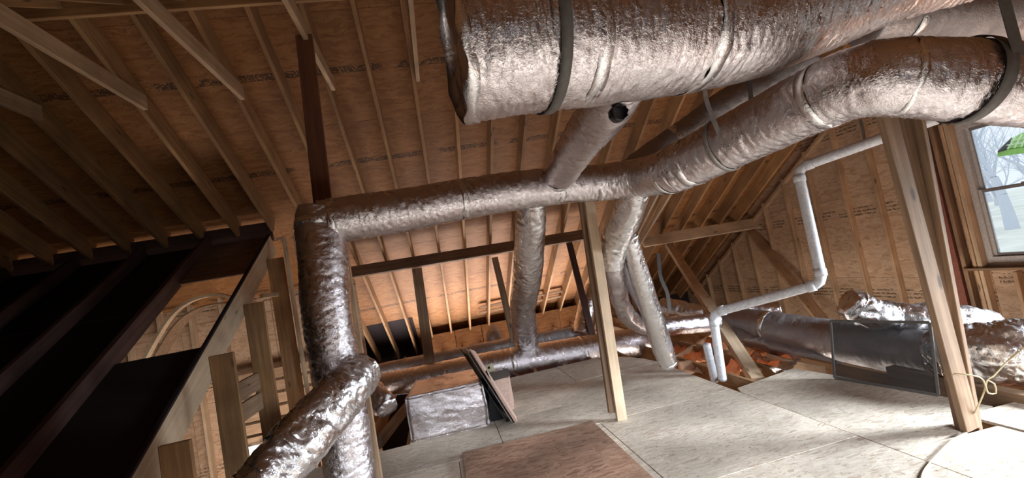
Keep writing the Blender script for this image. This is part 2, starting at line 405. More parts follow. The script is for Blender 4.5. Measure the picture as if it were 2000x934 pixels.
for i in range(3):
    lumber('added_dormer_panel', (DX0-.03, .52-1.1*(i+.5), 2.20), (DX1+.03, .52-1.1*(i+.5), 2.20), 1.095, .013, M_ROOF, (0, 0, 1), ceiling, bev=0)
for X in (DX0-.02, DX1+.02):
    me = bpy.data.meshes.new('cheek'); vs = [(X+dx, y, z) for dx in (0, .013) for y, z in ((.62, 2.2), (-2.8, 2.2), (-2.8, .15), (.62, 2.15))]
    me.from_pydata(vs, [], [(0, 1, 2, 3), (7, 6, 5, 4), (0, 4, 5, 1), (1, 5, 6, 2), (2, 6, 7, 3), (3, 7, 4, 0)]); link('added_dormer_cheek', me, M_ROOF, ceiling)
for za, zb, xa, xb in ((-.3, .95, DX0, DX1), (1.85, 2.2, DX0, DX1), (.95, 1.85, DX0, .6), (.95, 1.85, 2.1, DX1)):
    lumber('added_dormer_panel', (xa, -2.6, (za+zb)/2), (xb, -2.6, (za+zb)/2), .013, zb-za, M_ROOF, (0, 0, 1), ceiling, bev=0)

# felt and shingles outside close the joints
def felt(p0, p1, w_, up): lumber('roof_felt', p0, p1, w_, .01, M_BLACK, up, ceiling, bev=0)
felt(roofp(-8.2, 7.1, RD+.035), roofp(6.4, 7.1, RD+.035), 8.4, nvec)
felt(backp(-8.2, .4, RD+.035), backp(DX0, .4, RD+.035), 8.4, nback); felt(backp(DX1, .4, RD+.035), backp(6.4, .4, RD+.035), 8.4, nback)
felt(backp(DX0, 2.15, RD+.035), backp(DX1, 2.15, RD+.035), 3.8, nback)
lumber('added_dormer_roof', (DX0-.1, -1.1, 2.25), (DX1+.1, -1.1, 2.25), 3.6, .01, M_BLACK, (0, 0, 1), ceiling, bev=0)
# header where the left rafters stop
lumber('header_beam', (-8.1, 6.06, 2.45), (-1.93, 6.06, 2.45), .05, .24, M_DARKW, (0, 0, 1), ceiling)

# ================================================================== left: the opposite slope and its rake wall
wl = empty('wall_left', (-1.95, 4.5, 0), kind='structure', label='raking stud wall under the lower dark slope left of the ducts')
def lows(x, y, up=0.0): return Vector((x, y, 2.4-SL*(6-y))) + Vector((0, -SL, 1)).normalized()*up
nlow = Vector((0, -SL, 1)).normalized()
lumber('rake_rafter', lows(-1.955, 1.6, -.125), lows(-1.955, 5.98, -.125), .04, .25, M_PINE, nlow, wl)
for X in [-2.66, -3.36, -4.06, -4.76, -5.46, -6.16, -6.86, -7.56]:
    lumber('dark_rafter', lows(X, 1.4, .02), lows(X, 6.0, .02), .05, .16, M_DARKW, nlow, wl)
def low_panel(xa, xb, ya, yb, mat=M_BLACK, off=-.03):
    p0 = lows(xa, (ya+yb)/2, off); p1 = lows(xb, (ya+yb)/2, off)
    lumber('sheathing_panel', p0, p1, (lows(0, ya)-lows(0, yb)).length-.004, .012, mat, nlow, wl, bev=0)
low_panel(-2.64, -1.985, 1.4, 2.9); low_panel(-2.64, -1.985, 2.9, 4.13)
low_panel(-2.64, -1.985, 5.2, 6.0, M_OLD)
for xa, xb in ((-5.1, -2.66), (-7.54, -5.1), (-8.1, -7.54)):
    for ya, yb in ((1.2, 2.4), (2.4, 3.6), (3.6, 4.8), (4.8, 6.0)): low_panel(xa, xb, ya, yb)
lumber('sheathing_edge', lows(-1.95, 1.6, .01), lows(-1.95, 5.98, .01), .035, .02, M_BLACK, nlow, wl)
# studs standing against the rake rafter, broad face to the room
for (y, top, dx) in [(AX(px, py, -1.84).y, AX(px, py, -1.84).z, 0) for px, py in ((342, 865), (433, 692), (495, 592), (537, 505))]:
    lumber('stud', (-1.84+dx, y, -2.4), (-1.84+dx, y, top), .038, .185, M_RAFT, (1, 0, 0), wl)
lumber('stud', (-1.70, 5.70, -2.4), (-1.70, 5.70, 2.3), .10, .022, M_PINE, (1, 0, 0), wl)
lumber('stud', (-1.62, 6.10, -2.4), (-1.62, 6.10, 2.38), .06, .16, M_STUD, (1, 0, 0), wl)
lumber('stud', (-1.36, 6.5, -2.4), (-1.36, 6.5, 2.1), .06, .20, M_OLD, (1, 0, 0), wl)
# broken blocking between two studs
lumber('blocking', AX(462, 768, -1.90), AX(514, 738, -1.90), .04, .16, M_OLD, (0, 0, 1), wl)
lumber('blocking', AX(464, 812, -1.90), AX(516, 778, -1.90), .04, .16, M_OLD, (0, 0, 1), wl)
lumber('blocking', (-1.90, 5.3, 1.63), (-1.86, 5.9, 1.63), .04, .05, M_PINE, (0, 0, 1), wl)
# end gable far left and the lit wall of the room beyond
we = empty('wall_end', (-8.15, 3.5, 0), kind='structure', label='dark far gable end of the attic')
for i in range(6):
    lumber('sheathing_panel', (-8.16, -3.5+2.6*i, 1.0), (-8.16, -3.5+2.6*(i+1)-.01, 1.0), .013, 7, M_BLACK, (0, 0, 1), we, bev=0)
wn = empty('wall_inner', (-3, 7.6, 0), kind='structure', label='lit strand board wall of the room seen through the raking studs')
for i in range(5):
    for j in range(4):
        xa = -7.9+1.32*i
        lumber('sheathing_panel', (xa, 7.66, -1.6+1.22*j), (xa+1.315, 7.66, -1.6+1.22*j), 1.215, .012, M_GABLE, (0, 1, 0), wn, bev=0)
for i in range(15):
    X = -7.6+.43*i
    lumber('stud', (X, 7.58, -2.2), (X, 7.58, 2.2), .13, .04, M_PINE, (1, 0, 0), wn)
for j in range(11):
    z = -1.4+.19*j
    lumber('lath', (-3.3, 7.48, z), (-1.35, 7.48, z), .02, .15, M_STUD, (0, 0, 1), wn)
# arched form
def arc_board(name, pts, wy, th, mat, **k):
    vs, fs = [], []
    n = len(pts)
    for i, p in enumerate(pts):
        a = pts[max(0, i-1)]; b = pts[min(n-1, i+1)]; t = (b-a).normalized()
        nn = t.cross(Vector((0, 1, 0))).normalized()
        for (u, h) in ((-1, -1), (1, -1), (1, 1), (-1, 1)): vs.append(p+Vector((0, u*wy/2, 0))+nn*h*th/2)
    for i in range(n-1):
        for j in range(4):
            q = (j+1) % 4; fs.append((i*4+j, i*4+q, i*4+4+q, i*4+4+j))
    fs += [(3, 2, 1, 0), tuple((n-1)*4+i for i in range(4))]
    me = bpy.data.meshes.new('arc'); me.from_pydata([tuple(v) for v in vs], [], fs)
    return link(name, me, mat, **k)
ap = [((285, 700), 5.5), ((310, 655), 5.5), ((335, 618), 5.5), ((362, 594), 5.5), ((395, 580), 5.5), ((430, 576), 5.5), ((465, 586), 5.5)]
arch = empty('arched_form', AY(285, 700, 6.3), label='curved plywood arch seen through the gap in the dark slope', cat='arch')
arc_board('rib', [p[0] for p in bezier_path([(AY(*q[0], 6.3), .1) for q in ap], .06)], .10, .035, M_PINE, parent=arch)
arc_board('rib', [p[0] for p in bezier_path([(AY(q[0][0]+16, q[0][1]+16, 6.7), .1) for q in ap], .06)], .30, .02, M_OLD, parent=arch)
# bright window of the lower room, glimpsed past the studs
w3 = empty('window_3', AY(497, 905, 7.4), kind='structure', label='bright window of the lower room glimpsed between studs at bottom left')
ml, nt, b = newmat('daylit_pane'); b.inputs['Emission Color'].default_value = (.85, .93, 1, 1); b.inputs['Emission Strength'].default_value = 1.3
wc = AY(497, 905, 7.4)
lumber('pane', wc+Vector((-.11, 0, 0)), wc+Vector((.11, 0, 0)), .50, .01, ml, (0, 1, 0), w3)
for dx in (-.14, .14): lumber('window_frame', wc+Vector((dx, 0, -.28)), wc+Vector((dx, 0, .28)), .05, .04, M_PINE, (1, 0, 0), w3)
# ================================================================== right gable wall
wr = empty('wall_right', (XG, 4, 0), kind='structure', label='gable end wall of pine studs and strand board at the right')
def gt(y): return RZ-SL*abs(y-RY)
WY0, WY1, WZ0, WZ1 = 2.98, 4.10, .487, 2.12
def gstud(y, z0=-.6, z1=None, w=.038, mat=M_STUD, name='stud', d=.09):
    z1 = gt(y)+.05 if z1 is None else z1
    lumber(name, (XG-.045, y, z0), (XG-.045, y, z1), w, d, mat, (1, 0, 0), wr)
for y in (4.19, 4.64, 5.12, 5.60, 6.15, 6.70, 7.25, 7.80, 8.35, 8.90, 9.45):
    gstud(y)
gstud(4.145, mat=M_PINE); gstud(4.40, w=.09, mat=M_HEMLOCK); gstud(4.30, w=.045, mat=M_OLD); gstud(4.53, w=.045, mat=M_OLD)
for y in (3.85, 3.35, 2.98): gstud(y, z1=WZ0-.1)
for y in (2.92, 2.88, 2.3, 1.75, .6, .2, -.2, -.6, -1.0, -1.4, -1.8, -2.2, -2.6): gstud(y)
for y in (3.85, 3.35): gstud(y, z0=WZ1+.2)
lumber('header_beam', (XG-.045, 2.90, WZ1+.14), (XG-.045, 4.21, WZ1+.14), .09, .19, M_RAFT, (0, 0, 1), wr)
lumber('sill_plate', (XG-.06, 2.90, WZ0-.06), (XG-.06, 4.30, WZ0-.06), .13, .03, M_OLD, (0, 0, 1), wr)
for y0, y1 in ((RY, 10.2), (RY, -2.9)):     # top plate following the roof
    a = Vector((XG-.03, y0, gt(y0)-.02)); b = Vector((XG-.03, y1, gt(y1)-.02))
    lumber('rake_plate', a, b, .09, .05, M_STUD, nvec if y1 > y0 else nback, wr)
def gsheet(ya, yb, za, zb):
    me_up = Vector((0, 0, 1))
    M = Matrix((Vector((0, 1, 0)), Vector((0, 0, 1)), Vector((1, 0, 0)))).transposed().to_4x4()
    M.translation = (XG+.007, (ya+yb)/2, (za+zb)/2)
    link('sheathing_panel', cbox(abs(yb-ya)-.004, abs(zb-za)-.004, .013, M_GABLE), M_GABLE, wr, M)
for ya, yb in ((4.11, 6.55), (6.55, 8.99), (8.99, 10.9)):
    for za, zb in ((-.90, .32), (.32, 1.54), (1.54, 2.76), (2.76, 3.98), (3.98, 4.4)):
        if za > gt(ya)+.3: continue
        gsheet(ya, yb, za, zb)
gsheet(WY0, 4.11, -.62, WZ0); gsheet(WY0, 4.11, WZ1, 3.2); gsheet(WY0, 4.11, 3.2, 4.2)
lumber('house_wrap', (XG+.03, 4.13, 1.8), (XG+.03, 10.5, 1.8), .01, 5, M_BLACK, (0, 0, 1), wr, bev=0)
# unseen opening added in the gable beside its fill lamp
for ya, yb in ((1.7, WY0), (-3.2, .5)): gsheet(ya, yb, -.62, 1.82); gsheet(ya, yb, 1.82, 4.2)
gsheet(.5, 1.7, -.62, .5); gsheet(.5, 1.7, 2.1, 4.2)
def window(name, y0, y1, z0, z1):
    wdw = empty(name, (XG, (y0+y1)/2, z0), kind='structure', label='vinyl double hung window looking out on a pale winter field' if name == 'window_1' else 'added unseen gable window beside the first')
    def bar(nm, a, b, w, h, mat, up=(0, 0, 1)): return lumber(nm, a, b, w, h, mat, up, wdw)
    x = XG-.01
    # side jambs of raw pine, then the vinyl frame and the two sashes
    for yy in (y0-.012, y1+.012): bar('jamb', (x-.03, yy, z0-.02), (x-.03, yy, z1+.02), .022, .15, M_PINE, (1, 0, 0))
    for yy in (y0+.030, y1-.030): bar('window_frame', (x+.03, yy, z0), (x+.03, yy, z1), .06, .10, M_VINYL, (1, 0, 0))
    for zz in (z0+.035, z1-.035): bar('window_frame', (x+.03, y0+.06, zz), (x+.03, y1-.06, zz), .10, .07, M_VINYL)
    zm = z0+.675*(z1-z0)*.76
    zm = 1.31
    for nm, za, zb, xo in (('upper_sash', zm-.02, z1-.07, .055), ('lower_sash', z0+.07, zm+.02, .02)):
        for yy in (y0+.075, y1-.075): sash = bar(nm, (x+xo, yy, za), (x+xo, yy, zb), .035, .03, M_VINYL, (1, 0, 0))
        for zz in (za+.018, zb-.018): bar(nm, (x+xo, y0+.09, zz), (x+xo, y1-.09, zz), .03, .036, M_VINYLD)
        for yy in (y0+.097, y1-.097): bar(nm, (x+xo+.012, yy, za), (x+xo+.012, yy, zb), .012, .02, M_PVC, (1, 0, 0))
        lumber('pane', (x+xo, y0+.09, (za+zb)/2), (x+xo, y1-.09, (za+zb)/2), .004, zb-za-.06, M_GLASS, (0, 0, 1), sash)
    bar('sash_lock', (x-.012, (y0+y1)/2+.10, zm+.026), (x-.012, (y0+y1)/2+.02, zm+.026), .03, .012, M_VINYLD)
    return wdw
mg, nt, b = newmat('window_glass')
tr = N(nt, 'ShaderNodeBsdfTransparent'); gls = N(nt, 'ShaderNodeBsdfGlossy'); gls.inputs['Roughness'].default_value = .02
fr = N(nt, 'ShaderNodeFresnel'); fr.inputs[0].default_value = 1.45; mxs = N(nt, 'ShaderNodeMixShader')
nt.links.new(fr.outputs[0], mxs.inputs[0]); nt.links.new(tr.outputs[0], mxs.inputs[1]); nt.links.new(gls.outputs[0], mxs.inputs[2])
nt.links.new(mxs.outputs[0], nt.nodes['Material Output'].inputs[0]); M_GLASS = mg
window('window_1', WY0, WY1, WZ0, WZ1)

# back eave wall and the wall behind the camera
wb = empty('wall_back', (1, 9.75, 0), kind='structure', label='low strand board eave wall behind the rafter feet')
for i in range(9):
    X = -.4+.58*i
    lumber('eave_panel', (X+.005, 9.62+.02*(i % 2), -.15), (X+.575, 9.62+.02*(i % 2), -.15), .95, .013, M_ROOF, (0, 1, 0), wb, bev=0)
lumber('eave_panel', (-8, 10.5, -1), (-1.0, 10.5, -1), .02, 3.2, M_BLACK, (0, 0, 1), wb, bev=0)  # black panel stands in for the darkness of the soffit recess
lumber('nailer', (.75, 9.3, .62), (2.6, 9.3, .62), .09, .04, M_PINE, (0, 0, 1), wb)
lumber('nailer', (.75, 9.1, .74), (2.6, 9.1, .74), .09, .04, M_PINE, (0, 0, 1), wb)
lumber('eave_brace', FZ(700, 628, .25), FZ(826, 690, -.2), .09, .04, M_RAFT, (0, 0, 1), wb)
wf = empty('wall_front', (0, -2.9, 0), kind='structure', label='low knee wall behind the camera')
for i in range(6):
    xa = -8.1+2.2*i
    zc, hh = (-.2, .9) if DX0 < xa+1.1 < DX1 else (0.2, 1.7)
    lumber('sheathing_panel', (xa, -2.85, zc), (xa+2.19, -2.85, zc), .013, hh, M_ROOF, (0, 0, 1), wf, bev=0)

lumber('sky_block_wall', (-8.2, -2.9, -1.6), (6.4, -2.9, -1.6), 2.4, .02, M_BLACK, (0, 1, 0), wf, bev=0)  # unseen walls added to stop sky light leaking up from below
lumber('sky_block_wall', (-8.2, 10.55, -1.2), (6.4, 10.55, -1.2), 2.8, .02, M_BLACK, (0, 1, 0), wb, bev=0)
lumber('sky_block_wall', (6.4, -3, -1.5), (6.4, 10.6, -1.5), 2.2, .02, M_BLACK, (1, 0, 0), wr, bev=0)

# ================================================================== the floor
fl = empty('floor', (1, 3, 0), kind='structure', label='strand board attic deck, pale and scuffed, with an open bay at the far side')
def deck(xa, xb, ya, yb, mat=M_DECK, z=0.0, th=.018):
    M = Matrix.Translation(((xa+xb)/2, (ya+yb)/2, z-th/2))
    link('subfloor_panel', cbox(xb-xa-.006, yb-ya-.006, th, mat), mat, fl, M)
for ya, yb, xs in ((-3.2, -.80, (-1.7, .0, 2.41)), (-.80, .42, (-1.7, .6, 2.41)), (.42, 1.64, (-1.7, 1.14, 2.41)), (1.64, 2.49, (-1.7, -.1, 2.41)), (2.49, 3.715, (-1.7, -.07, 1.145, 2.41)),
                   (3.715, 4.36, (-1.7, .31, 2.41)), (4.36, 5.05, (-.50, .31, 2.41)), (5.05, 5.93, (-.50, 1.37, 1.95))):
    for a, b_ in zip(xs[:-1], xs[1:]): deck(a, b_, ya, yb, z=0.0-.0015*((int(a*7+ya*5)) % 2))
# curved-off last sheet along the open bay
def poly_slab(name, pts, th, mat, parent=None, **k):
    bm = bmesh.new(); vs = [bm.verts.new(p) for p in pts]; f = bm.faces.new(vs)
    r_ = bmesh.ops.extrude_face_region(bm, geom=[f])
    for v in r_['geom']:
        if isinstance(v, bmesh.types.BMVert): v.co.z -= th
    bmesh.ops.recalc_face_normals(bm, faces=bm.faces)
    me = bpy.data.meshes.new(name); bm.to_mesh(me); bm.free()
    return link(name, me, mat, parent, **k)
poly_slab('subfloor_panel', [(1.953, 5.05, 0), (2.41, 5.05, 0), (2.36, 5.35, 0), (2.22, 5.66, 0), (1.953, 5.93, 0)], .018, M_DECK, fl)
# plywood beyond the seam
poly_slab('plywood_panel', [(2.430, 2.25, -.010), (2.93, 2.25, -.010), (2.93, 2.34, -.010), (3.08, 2.34, -.010), (3.09, 2.39, -.010), (3.35, 2.39, -.010), (3.25, 3.45, -.010), (3.18, 3.84, -.010), (2.48, 3.72, -.010), (2.430, 3.60, -.010)], .018, M_DECK, fl)
poly_slab('plywood_panel', [(2.430, -.2, -.010), (3.09, -.2, -.010), (3.09, 2.20, -.010), (2.430, 2.245, -.010)], .018, M_DECK, fl)
poly_slab('plywood_panel', [(3.10, -.2, -.002), (4.2, -.2, -.002), (4.2, 2.30, -.002), (3.10, 2.38, -.002)], .018, M_DECK, fl)
for i in range(27):                                     # joists under the deck
    X = -5.8+.406*i
    if X > -1.3: lumber('joist', (X, -3.2, -.12), (X, 9.9, -.12), .038, .19, M_RAFT, (0, 0, 1), fl)
lumber('ceiling_board', (.31, 4.9, -.235), (1.9, 4.9, -.235), 3.9, .012, M_PINK, (0, 0, 1), fl, bev=0)
for i, (ya, yb) in enumerate(((-3.2, 0), (0, 1.8), (1.8, 2.95))):
    lumber('ceiling_board', (-1.6, (ya+yb)/2, -.235), (0.3, (ya+yb)/2, -.235), yb-ya-.01, .012, M_OLD, (0, 0, 1), fl, bev=0)
    lumber('ceiling_board', (.31, (ya+yb)/2, -.235), (6.1, (ya+yb)/2, -.235), yb-ya-.01, .012, M_PINK, (0, 0, 1), fl, bev=0)
lumber('lower_floor', (-9, 4, -2.45), (6, 4, -2.45), 15, .02, M_OLD, (0, 0, 1), fl, bev=0)
lumber('rim_beam', (3.44, .3, -.02), (3.55, 3.2, -.02), .09, .15, M_OLD, (0, 0, 1), fl)

# ================================================================== ducts
def duct(name, path, label, mat=None, seg=48, step=.015, style='wrap', amp=1.0, bands=(), seed=0.0, group=None, dents=()):
    """path: (px, py, forward distance, radius).  Foil-wrapped insulated duct with tape bands"""
    mat = mat or M_FOIL
    pts = [(D(x, y, d), r) for (x, y, d, r) in path]
    root = empty(name, pts[0][0], label=label, cat='duct', group=group)
    link('wrap', tube_mesh(pts, seg, step, style, amp, True, seed, dents=dents), mat, root)
    P = bezier_path(pts, .02); n = len(P)
    for (f, w_) in bands:
        i = min(n-2, max(1, int(f*n))); ax = P[i+1][0]-P[i-1][0]
        link('tape_band', ring_mesh(P[i][0], ax, P[i][1]+.0035, w_, .0015, 72, .007, seed+f*9), M_TAPE, root)
    return root, pts
R1 = .143
big, bigp = duct('main_duct', [(893, 95, 1.68, .272), (1000, 82, 1.72, .272), (1120, 74, 1.78, .27), (1300, 60, 1.90, .268), (1450, 40, 2.02, .262), (1600, 0, 2.2, .25), (1740, -35, 2.3, .20), (1860, -45, 2.35, .18)],
     'large foil-wrapped trunk duct hanging nearest the camera with a flat capped left end', bands=((.17, .06), (.36, .06)), seg=96, step=.008, seed=1.3)
link('end_cap', ring_mesh(bigp[0][0], bigp[1][0]-bigp[0][0], .274, .05, .004, 72, .012, 4), M_TAPE, big)
duct('side_duct', [(1318, 330, 2.86, .150), (1345, 318, 2.78, .150), (1420, 280, 2.55, .150), (1500, 240, 2.32, .150), (1580, 200, 2.10, .148), (1660, 165, 1.93, .148), (1740, 152, 1.83, .152), (1850, 156, 1.80, .155), (1960, 165, 1.80, .158), (2090, 178, 1.84, .158)],
     'long foil-wrapped duct that climbs to the right and leaves over the window', bands=((.06, .06), (.47, .05), (.62, .03)), seg=80, step=.009, seed=5.1)
duct('rear_trunk_duct', [(1690, 30, 2.45, .16), (1780, 22, 2.45, .17), (1880, 18, 2.45, .175), (2060, 22, 2.45, .18)],
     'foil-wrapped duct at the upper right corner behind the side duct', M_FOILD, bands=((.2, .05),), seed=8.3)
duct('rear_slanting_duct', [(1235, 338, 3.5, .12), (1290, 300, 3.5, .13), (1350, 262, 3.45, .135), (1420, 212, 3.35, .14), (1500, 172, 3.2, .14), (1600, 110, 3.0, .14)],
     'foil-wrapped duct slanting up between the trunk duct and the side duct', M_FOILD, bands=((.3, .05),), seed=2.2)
duct('branch_duct', [(1215, 150, 2.0, .13), (1180, 215, 2.25, .125), (1135, 275, 2.7, .12), (1090, 345, 3.25, .115)],
     'short foil-wrapped branch dropping from the trunk duct to the horizontal duct', bands=((.97, .05),), seed=12.2)
duct('horizontal_duct', [(628, 436, 2.84, R1), (700, 424, 2.9, R1), (800, 409, 3.0, .142), (900, 390, 3.12, .14), (1000, 374, 3.25, .14), (1100, 362, 3.38, .138), (1180, 356, 3.42, .138), (1250, 347, 3.3, .14), (1300, 337, 3.0, .145), (1325, 328, 2.88, .142)],
     'long foil-wrapped duct crossing the middle from the corner elbow to the side duct', bands=((.035, .05), (.34, .05), (.60, .05), (.73, .06), (.96, .06)), seg=72, step=.009, seed=3.7)
duct('corner_riser_duct', [(628, 408, 2.86, .135), (625, 440, 2.84, .146), (631, 500, 2.78, .144), (637, 600, 2.7, .14), (652, 700, 2.66, .138), (669, 800, 2.62, .134), (684, 934, 2.56, .135), (694, 1030, 2.5, .135)],
     'foil-wrapped vertical duct at the left corner of the deck', M_FOIL, bands=((.06, .05), (.62, .05)), seg=72, step=.009, seed=6.1)
duct('lower_flex_duct', [(716, 716, 2.62, .10), (684, 752, 2.5, .125), (640, 800, 2.35, .135), (590, 856, 2.2, .135), (548, 905, 2.1, .13), (500, 965, 2.0, .13)],
     'crumpled dark foil duct running down to the left from the corner riser', M_FOILB, style='flex', seg=88, step=.006, amp=.55, bands=((.72, .04),), seed=9.9)
duct('middle_drop_duct', [(1040, 372, 3.36, .105), (1037, 420, 3.5, .113), (1034, 480, 3.8, .122), (1030, 540, 4.3, .134), (1022, 590, 5.1, .146), (1021, 605, 5.3, .140), (1024, 640, 5.9, .160), (1028, 672, 6.35, .165)],
     'foil duct dropping from the horizontal duct with a wrinkled joint half way', M_FOILB, style='wrap', amp=1.6, bands=((.03, .05), (.62, .06)), seed=4.4)
duct('right_drop_duct', [(1240, 362, 3.36, .11), (1232, 400, 3.5, .115), (1216, 440, 3.7, .118), (1198, 480, 3.9, .12), (1192, 520, 4.0, .11)],
     'foil duct dropping down to the left just right of the pale centre post', M_FOILB, amp=1.6, bands=((.10, .05), (.72, .06)), seed=7.9)
duct('curved_flex_duct', [(1194, 515, 4.0, .09), (1204, 550, 4.2, .082), (1212, 590, 4.5, .085), (1232, 622, 4.8, .088), (1270, 640, 5.1, .09), (1330, 636, 5.3, .10), (1400, 628, 5.4, .11)],
     'flexible foil duct curving down behind the slanting duct and away to the right', M_FOIL, style='flex', amp=.5, seed=3.1)
duct('slanting_drop_duct', [(1226, 455, 3.9, .065), (1232, 480, 3.95, .082), (1250, 540, 4.1, .09), (1275, 620, 4.3, .097), (1294, 680, 4.45, .10), (1305, 712, 4.52, .085)],
     'slim straight foil duct slanting down and ending folded shut on the deck edge', M_FOILB, amp=.8, bands=((.04, .05), (.985, .04)), seed=11.3)
duct('thin_slanting_duct', [(1208, 500, 4.15, .05), (1235, 560, 4.5, .055), (1270, 625, 4.9, .06)],
     'thin dull foil duct close behind the slanting drop duct', M_FOILD, amp=.6, seed=13.0)
duct('deck_edge_duct', [(700, 760, 6.3, .16), (760, 750, 6.3, .16), (850, 735, 6.25, .18), (960, 717, 6.2, .21), (1080, 697, 6.3, .215), (1200, 676, 6.45, .21), (1290, 662, 6.6, .20)],
     'long foil duct lying on the floor along the far edge of the deck', bands=((.5, .07), (.72, .06)), seed=15.5)
duct('eave_duct', [(722, 730, 6.95, .12), (760, 722, 7.0, .12), (860, 702, 7.0, .12), (1000, 674, 7.0, .12), (1080, 660, 7.0, .12), (1150, 648, 7.0, .11)],
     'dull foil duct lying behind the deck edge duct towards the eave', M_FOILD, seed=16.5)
duct('eave_boot_duct', [(1158, 560, 7.2, .12), (1150, 590, 7.1, .14), (1142, 630, 7.0, .16), (1138, 655, 6.9, .15)],
     'small bright foil boot rising behind the pale centre post', M_FOILB, amp=1.2, seed=17.5)
duct('eave_stub_duct', [(962, 640, 7.4, .07), (964, 655, 7.3, .12), (968, 680, 7.2, .15)],
     'small foil stub poking up behind the eave duct', M_FOILD, amp=1.2, seed=18.5)
duct('corner_floor_flex', [(722, 762, 4.3, .10), (742, 780, 4.1, .11), (756, 800, 4.0, .09)],
     'crumpled foil flex end lying behind the left post', M_FOIL, style='flex', amp=1.1, seed=19.5)
duct('right_floor_duct', [(1425, 628, 5.6, .17), (1500, 640, 5.1, .19), (1580, 655, 4.7, .195), (1680, 672, 4.2, .20), (1790, 690, 3.75, .20), (1850, 700, 3.5, .20)],
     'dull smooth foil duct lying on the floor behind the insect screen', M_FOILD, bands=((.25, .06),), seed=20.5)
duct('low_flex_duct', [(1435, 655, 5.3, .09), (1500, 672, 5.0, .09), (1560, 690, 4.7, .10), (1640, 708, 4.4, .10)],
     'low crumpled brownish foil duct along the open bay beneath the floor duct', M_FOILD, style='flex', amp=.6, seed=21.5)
duct('far_flex_duct', [(1290, 600, 6.2, .13), (1340, 612, 6.0, .14), (1400, 620, 5.8, .12), (1440, 615, 5.6, .12), (1520, 612, 5.5, .13)],
     'crumpled bright foil duct snaking behind the slanting wooden brace', M_FOILB, style='flex', amp=.9, seed=22.5)
duct('window_flex_duct', [(1655, 590, 4.0, .10), (1672, 600, 4.0, .13), (1700, 612, 3.95, .13), (1750, 618, 3.9, .11), (1800, 622, 3.8, .115), (1870, 626, 3.7, .12), (1925, 634, 3.65, .11), (1945, 645, 3.65, .08)],
     'crumpled bright foil duct lying on top behind the screen under the window', M_FOILB, style='flex', amp=1.15, seed=23.5, bands=())
duct('large_crumpled_duct', [(1830, 690, 3.4, .17), (1880, 692, 3.25, .20), (1940, 692, 3.1, .20), (2000, 690, 3.0, .21), (2080, 690, 2.9, .21)],
     'largest crumpled foil duct lying at the right edge beyond the double post', M_FOILB, style='flex', amp=1.1, seg=96, step=.007, seed=24.5)

# torn joint foil lumps: the black mouth in the branch, small tags
hole = D(1207, 222, 1.99)
link('open_collar', ring_mesh(hole, ray(1207, 222)*-1+Vector((.5, 0, .2)), .032, .05, .004, 28, .006, 1), M_DARK, None,
     label='small black open collar poking out where the branch leaves the trunk duct', cat='collar')
bm = bmesh.new(); bmesh.ops.create_circle(bm, cap_ends=True, radius=.036, segments=20)
bmesh.ops.transform(bm, matrix=Matrix.Translation(hole) @ (ray(1207, 222)*-1+Vector((.5, 0, .2))).to_track_quat('Z', 'Y').to_matrix().to_4x4(), verts=bm.verts)
me = bpy.data.meshes.new('disc'); bm.to_mesh(me); bm.free()
link('mouth', me, M_DARK, bpy.data.objects['open_collar'])

# ------------------------------------------------------------------ hanger straps
def strap(name, label, top, side, ring=None, width=.04, mat=None, group=None):
    mat = mat or M_STRAP
    root = empty(name, top[-1], label=label, cat='strap', group=group)
    pts = [p[0] for p in bezier_path([(p, 1) for p in top], .05)]
    link('hanging_strap', ribbon_mesh(pts, width, side), mat, root)
    if ring: link('loop', ring_mesh(ring[0], ring[1], ring[2], width, .003, 64), mat, root)
    return root
def on_path(pts, x):   # point, axis and radius on a duct path nearest to a pixel column
    P = bezier_path(pts, .02); best = None
    for i in range(1, len(P)-1):
        v = P[i][0]-CAMP; z = v.dot(fwd); px = 1000+FPX*v.dot(CX)/z
        if best is None or abs(px-x) < best[0]: best = (abs(px-x), P[i][0], P[i+1][0]-P[i-1][0], P[i][1])
    return best[1:]
def ysd(p): return Vector((p.x, p.y, min(gt(p.y), 9)))
c, ax, r = on_path(bigp, 1052)
front = c + Vector((0, -(r+.012), .0)); 
strap('trunk_hanger_strap', 'dark strap looped round the trunk duct near its capped end', [front+Vector((-.02, .02, 1.05-.1)), front+Vector((-.01, .01, .5)), front], ax, (c, ax, r+.012), .042)
sp_ = bpy.data.objects['side_duct']
side_pts = [(D(x, y, d), r) for (x, y, d, r) in [(1318, 330, 2.86, .150), (1345, 318, 2.78, .150), (1420, 280, 2.55, .150), (1500, 240, 2.32, .150), (1580, 200, 2.10, .148), (1660, 165, 1.93, .148), (1740, 152, 1.83, .152), (1850, 156, 1.80, .155), (1960, 165, 1.80, .158), (2090, 178, 1.84, .158)]]
c, ax, r = on_path(side_pts, 1893)
f_ = c + Vector((0, -(r+.012), .02))
strap('window_side_hanger_strap', 'dark strap looped round the side duct near the right edge', [f_+Vector((-.02, .02, .95)), f_+Vector((-.01, .0, .4)), f_], ax, (c, ax, r+.012), .045)
c, ax, r = on_path(side_pts, 1412)
strap('middle_hanger_strap', 'light grey strap hanging from the trunk duct to loop the side duct', [D(1378, 150, 2.45), D(1378, 190, 2.45), D(1398, 245, 2.42), c+(CAMP-c).normalized()*(r+.008)], (1, 0, 0), (c, ax, r+.008), .028, M_STRAPL)
strap('far_hanger_strap', 'thin grey strap hanging behind the slanting drop duct above the crumpled ducts', [D(1286, 495, 5.6), D(1290, 540, 5.6), D(1303, 572, 5.6), D(1308, 606, 5.6)], (1, 0, 0), None, .05, M_STRAP)
strap('short_hanger_strap', 'short dark strap showing between the trunk duct and the side duct', [D(1463, 150, 2.75), D(1466, 185, 2.7), D(1472, 235, 2.6)], (1, 0, 0), None, .03)
